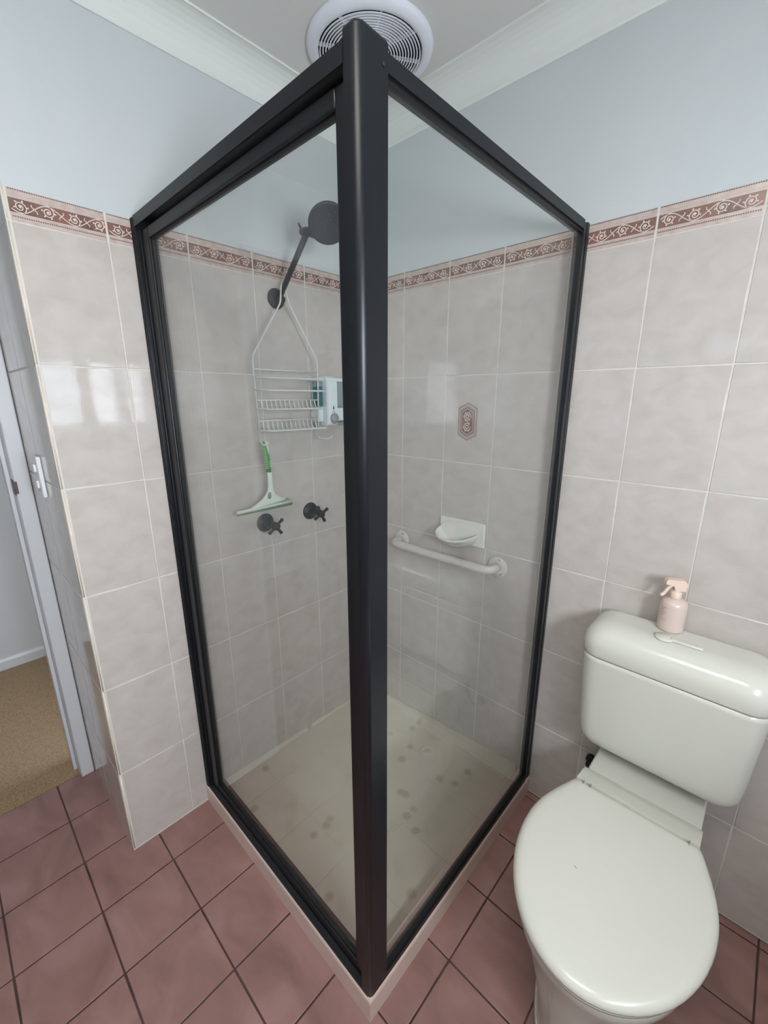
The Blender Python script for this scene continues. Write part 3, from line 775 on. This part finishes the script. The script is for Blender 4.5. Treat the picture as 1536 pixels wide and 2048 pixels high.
# ------------------------------------------------------------------ grab rail
gr = thing('grab_rail', 'beige tubular grab rail with round wall flanges below the soap dish', 'grab rail', (0.43, 0, 0.857))
zr = 0.857
mb = MB()
p = [(0.205, -0.004, zr), (0.205, -0.062, zr), (0.655, -0.062, zr), (0.655, -0.004, zr)]
mb.tube(fillet(p, 0.045, 8), 0.0155, 18); mb.build('bar', M['rail'], gr)
for x in (0.205, 0.655):
    mb = MB(); mb.lathe([(0.0, 0.0), (0.038, 0.0), (0.039, 0.003), (0.036, 0.006), (0.020, 0.008), (0.0, 0.008)], (x, -0.0008, zr), (0, -1, 0), 36); fl = mb.build('wall_flange', M['rail'], gr)
    for a in (PI/2-0.3, PI*7/6, -PI/6-0.4):
        mb = MB(); mb.lathe([(0.0, 0.0), (0.0038, 0.0), (0.003, 0.0018), (0, 0.002)], (x+0.029*math.cos(a), -0.0072, zr+0.029*math.sin(a)), (0, -1, 0), 12); mb.build('screw', M['grey'], fl)

# ------------------------------------------------------------------ ceiling exhaust fan
vc = Vector((0.300, -0.270, CZ))
fan = thing('exhaust_fan', 'round white ceiling exhaust fan with ring grille above the shower', 'exhaust fan', vc)
mb = MB()
mb.lathe([(0.172, -0.0005), (0.174, -0.006), (0.168, -0.014), (0.156, -0.020), (0.146, -0.021), (0.142, -0.018), (0.142, -0.0005)], vc, (0, 0, 1), 72, False)
mb.build('rim', M['vent'], fan)
mb = MB(); mb.lathe([(0.0, -0.001), (0.143, -0.001), (0.143, -0.0005), (0.0, -0.0005)], vc, (0, 0, 1), 48); mb.build('dark_housing', M['dark'], fan)
mb = MB()
nr = 13
for k in range(nr):
    r = 0.137-k*0.0078
    prof = [(r-0.0015, -0.0180), (r+0.0015, -0.0180), (r+0.0015, -0.0205), (r-0.0015, -0.0205)]
    rings = [[vc+Vector((a*math.cos(2*PI*q/64), a*math.sin(2*PI*q/64), b)) for a, b in prof] for q in range(64)]
    mb.loft(rings, False, False, True, False, True)
mb.lathe([(0.0, -0.020), (0.034, -0.020), (0.034, -0.008), (0.0, -0.008)], vc, (0, 0, 1), 32)
for k in range(8):
    a = k*PI/4+0.2; d = Vector((math.cos(a), math.sin(a), 0)); q = Vector((-d.y, d.x, 0))*0.0015
    p0, p1 = vc+d*0.03, vc+d*0.143
    mb.loft([[p0-q+Vector((0, 0, -0.017)), p0+q+Vector((0, 0, -0.017)), p0+q+Vector((0, 0, -0.009)), p0-q+Vector((0, 0, -0.009))], [p1-q+Vector((0, 0, -0.017)), p1+q+Vector((0, 0, -0.017)), p1+q+Vector((0, 0, -0.009)), p1-q+Vector((0, 0, -0.009))]], True, True, True, False)
mb.build('grille', M['vent'], fan)

# ------------------------------------------------------------------ light switch on the wall return
sw = thing('light_switch', 'white light switch plate on the tiled wall return beside the doorway', 'light switch', (-0.235, YE, 1.22))
mb = MB(); mb.box((-0.275, YE-0.0002, 1.162), (-0.195, YE-0.011, 1.280), 0.003); mb.build('plate', M['white'], sw)
for z in (1.198, 1.245):
    mb = MB(); mb.box((-0.246, YE-0.010, z-0.011), (-0.224, YE-0.0165, z+0.011), 0.002); mb.build('rocker', M['white'], sw)

# ------------------------------------------------------------------ toilet
tx = 1.210
toi = thing('toilet', 'ivory toilet with closed lid and separate cistern against the tiled back wall', 'toilet', (tx, -0.35, 0))
def outline(back, nw, ny, mw, my, tip, n=40, sharp=2.15, p=1.5):
    """plan outline: flat back of half width nw, widest mw at my, rounded tip"""
    pts = []
    side = []
    m1 = 12
    for i in range(m1+1):           # back corner to widest, smooth
        t = i/m1; y = back+(my-back)*t
        s = max(0.0, (y-ny)/(my-ny)) if my != ny else 1
        s = min(1, s); s = math.sin(s*PI/2)**p
        ww = nw+(mw-nw)*s
        if (y > back-0.02): ww -= 0.0
        side.append((ww, y))
    for i in range(1, 17):
        a = PI/2*i/16
        side.append((mw*max(0, math.cos(a))**(2/sharp), my+(tip-my)*math.sin(a)**(2/sharp)))
    L_ = [(tx-w_, y) for w_, y in side]; R2 = [(tx+w_, y) for w_, y in reversed(side[:-1])]
    return L_+R2
def ring3(o, z): return [(x, y, z) for x, y in o]
def grow(o, d, c=None):
    cx = tx; cy = -0.40; out_ = []
    for x, y in o:
        v = Vector((x-cx, y-cy)); l = v.length
        out_.append((cx+v.x*(l+d)/l, cy+v.y*(l+d)/l))
    return out_
# pan
mb = MB()
lv = [(0.000, (-0.10, 0.105, -0.12, 0.118, -0.36, -0.625)),
      (0.020, (-0.10, 0.105, -0.12, 0.118, -0.36, -0.625)),
      (0.060, (-0.09, 0.100, -0.12, 0.116, -0.37, -0.630)),
      (0.160, (-0.08, 0.098, -0.13, 0.128, -0.39, -0.642)),
      (0.250, (-0.07, 0.104, -0.15, 0.146, -0.41, -0.658)),
      (0.320, (-0.05, 0.114, -0.18, 0.160, -0.43, -0.672)),
      (0.365, (-0.035, 0.126, -0.20, 0.174, -0.44, -0.692)),
      (0.392, (-0.030, 0.134, -0.20, 0.178, -0.44, -0.698)),
      (0.404, (-0.032, 0.134, -0.20, 0.176, -0.44, -0.696)),
      (0.408, (-0.036, 0.129, -0.20, 0.171, -0.44, -0.691))]
mb.loft([ring3(outline(*p), z) for z, p in lv], True, True)
mb.build('pan', M['ivory'], toi)
# seat and lid
so_ = outline(-0.272, 0.143, -0.272, 0.1915, -0.45, -0.716, sharp=1.98, p=1.0)
mb = MB(); mb.loft([ring3(grow(so_, -0.012), 0.409), ring3(grow(so_, -0.006), 0.411), ring3(grow(so_, -0.004), 0.419), ring3(grow(so_, -0.008), 0.4225)], True, True); mb.build('seat', M['ivoryplastic'], toi)
mb = MB(); L0 = so_
mb.loft([ring3(grow(L0, -0.006), 0.4225), ring3(grow(L0, -0.001), 0.4250), ring3(grow(L0, 0.0), 0.4300), ring3(grow(L0, -0.002), 0.4365), ring3(grow(L0, -0.008), 0.4420), ring3(grow(L0, -0.018), 0.4450), ring3(grow(L0, -0.034), 0.4458), ring3(grow(L0, -0.09), 0.4464)], True, True)
lid = mb.build('lid', M['ivoryplastic'], toi)
for x in (tx-0.118, tx-0.101, tx+0.118):
    mb = MB(); mb.box((x-0.0008, -0.271, 0.438), (x+0.0008, -0.286, 0.4462)); mb.build('hinge_gap', M['grey'], lid)
mb = MB(); mb.tube([(1.151, -0.512, 0.4462), (1.155, -0.514, 0.4466), (1.1585, -0.5147, 0.4463)], [0.0003, 0.0006, 0.0003], 6); mb.build('small_dark_scratch', M['dark'], lid)
mb = MB()
mb.loft([[(tx-0.137+k, -0.190, 0.407), (tx-0.137+k, -0.192, 0.4140), (tx-0.137+k, -0.196, 0.4200), (tx-0.137+k, -0.206, 0.4270), (tx-0.137+k, -0.222, 0.4325), (tx-0.137+k, -0.268, 0.4445), (tx-0.137+k, -0.2716, 0.4450), (tx-0.137+k, -0.2716, 0.407)] for k in (0, 0.274)], True, True, True, False)
mb.build('hinge_cover', M['ivoryplastic'], toi)
# cistern
def rrect(x0, x1, y0, y1, r, z, n=7, rb=None):
    pts = []
    rb = r if rb is None else rb
    for cx, cy, a0, rr in ((x1-r, y0+r, -PI/2, r), (x1-rb, y1-rb, 0, rb), (x0+rb, y1-rb, PI/2, rb), (x0+r, y0+r, PI, r)):
        for k in range(n+1):
            a = a0+PI/2*k/n; pts.append((cx+rr*math.cos(a), cy+rr*math.sin(a), z))
    return pts
YB_ = -0.0015; CD = -0.172
mb = MB()
cl_, cr_ = tx-0.203, tx+0.207
rg = []
for z, ins in ((0.452, 0.052), (0.454, 0.036), (0.459, 0.024), (0.468, 0.013), (0.480, 0.006), (0.495, 0.002), (0.520, 0.0)):
    sl = 0.012
    rg.append(rrect(cl_+ins+sl, cr_-ins-sl, CD+min(ins, 0.04)*0.8+0.014, YB_-ins*0.2, 0.045-ins*0.3, z, rb=0.02))
for q in (0.06, 0.5, 0.94, 1.0):
    rg.append(rrect(cl_+0.012*(1-q), cr_-0.012*(1-q), CD+0.014*(1-q), YB_, 0.045+0.005*q, 0.520+0.2325*q, rb=0.02))
mb.loft(rg, True, True); mb.build('cistern', M['ivory'], toi)
mb = MB(); rg = []
for z, ins in ((0.7545, 0.004), (0.7550, -0.0005), (0.7600, -0.003), (0.790, -0.003), (0.806, 0.0005), (0.820, 0.008), (0.831, 0.019), (0.838, 0.032), (0.842, 0.048), (0.8435, 0.066)):
    rg.append(rrect(cl_+ins, cr_-ins, CD+ins, YB_-max(0, ins)*0.55, max(0.018, 0.052-ins*0.45), z, rb=max(0.012, 0.03-ins*0.2)))
mb.loft(rg, True, True); mb.build('cistern_lid', M['ivoryplastic'], toi)
bx_, by_ = 1.187, -0.108
mb = MB(); mb.lathe([(0.0, 0.0), (0.0215, 0.0), (0.0215, 0.004), (0.019, 0.006), (0.0, 0.0065)], (bx_, by_, 0.8425), (0, 0, 1), 30); mb.build('flush_button', M['ivoryplastic'], toi)
mb = MB(); mb.box((bx_+0.012, by_-0.010, 0.8430), (bx_+0.083, by_+0.006, 0.8495), 0.003, 3); mb.box((bx_+0.068, by_-0.009, 0.8480), (bx_+0.081, by_+0.004, 0.8510), 0.0015); mb.build('flush_lever', M['ivoryplastic'], toi)
mb = MB(); mb.tube(fillet([(1.043, -0.004, 0.285), (1.043, -0.045, 0.285), (1.080, -0.045, 0.330), (1.10, -0.06, 0.458)], 0.02), 0.010, 12); mb.lathe([(0, 0), (0.016, 0), (0.016, 0.012), (0.011, 0.018), (0, 0.018)], (1.043, -0.001, 0.285), (0, -1, 0), 20); mb.build('water_inlet', M['rubber'], toi)
mb = MB(); mb.lathe([(0.0, 0), (0.010, 0), (0.010, 0.004), (0.006, 0.007), (0, 0.0075)], (tx-0.118, -0.44, 0.014), (-1, 0, 0), 16); mb.build('foot_cap', M['ivoryplastic'], toi)
mb = MB(); mb.loft([ring3(grow(outline(-0.10, 0.105, -0.12, 0.118, -0.36, -0.625), 0.006), 0.0002), ring3(grow(outline(-0.10, 0.105, -0.12, 0.118, -0.36, -0.625), 0.001), 0.006)], True, True); mb.build('floor_seal', M['grout'], toi)

# ------------------------------------------------------------------ spray bottle
sx, sy, sz = 1.187, -0.047, 0.8436
sb = thing('spray_bottle', 'blush pink trigger spray bottle standing on the ivory toilet cistern', 'spray bottle', (sx, sy, sz))
mb = MB(); mb.lathe([(0.0, 0.0), (0.027, 0.0), (0.0300, 0.003), (0.0305, 0.008), (0.0305, 0.072), (0.029, 0.080), (0.024, 0.086), (0.015, 0.089), (0.0125, 0.0905), (0.0, 0.0905)], (sx, sy, sz), n=40)
bt = mb.build('bottle', M['blush'], sb)
mb = MB()
for i, (z, a0, a1) in enumerate(((0.066, -2.35, -1.95), (0.060, -2.35, -2.05), (0.053, -2.35, -1.90), (0.046, -2.35, -2.1), (0.034, -2.2, -1.75))):
    row = [[(sx+0.0308*math.cos(a), sy+0.0308*math.sin(a), sz+z+d) for a in [a0+(a1-a0)*k/8 for k in range(9)]] for d in (0, 0.0012 if i < 4 else 0.0006)]
    mb.loft(row, False, False, False)
mb.build('label_print', M['print'], bt)
mb = MB(); mb.lathe([(0.0, 0.0), (0.0130, 0.0), (0.0135, 0.002), (0.0130, 0.016), (0.0100, 0.019), (0.0, 0.019)], (sx, sy, sz+0.0905), n=24); mb.build('collar', M['beige'], sb)
mb = MB()
zt = sz+0.112; d = Vector((-0.86, -0.50, 0)); q = Vector((0.50, -0.86, 0))
o = Vector((sx, sy, 0))
prof = [(0.018, zt), (0.020, zt+0.020), (0.012, zt+0.030), (-0.026, zt+0.030), (-0.030, zt+0.026), (-0.030, zt+0.017), (-0.010, zt+0.012), (-0.006, zt)]
mb.loft([[o-d*a+q*s+Vector((0, 0, z)) for a, z in [(-(-p), z) for p, z in prof]] for s in (-0.0085, -0.007, 0.007, 0.0085)], True, True, True, False)
for v in mb.bm.verts: pass
mb.lathe([(0.0, 0.0), (0.0085, 0.0), (0.0085, 0.006), (0.0, 0.006)], (sx, sy, sz+0.107), n=20)
hd = mb.build('spray_head', M['beige'], sb)
mb = MB()
p = [o+d*0.010+Vector((0, 0, zt+0.016)), o+d*0.020+Vector((0, 0, zt+0.006)), o+d*0.028+Vector((0, 0, zt-0.012)), o+d*0.036+Vector((0, 0, zt-0.018))]
mb.tube(fillet(p, 0.01), [0.0045]*len(fillet(p, 0.01)), 10); mb.build('trigger', M['beige'], sb)
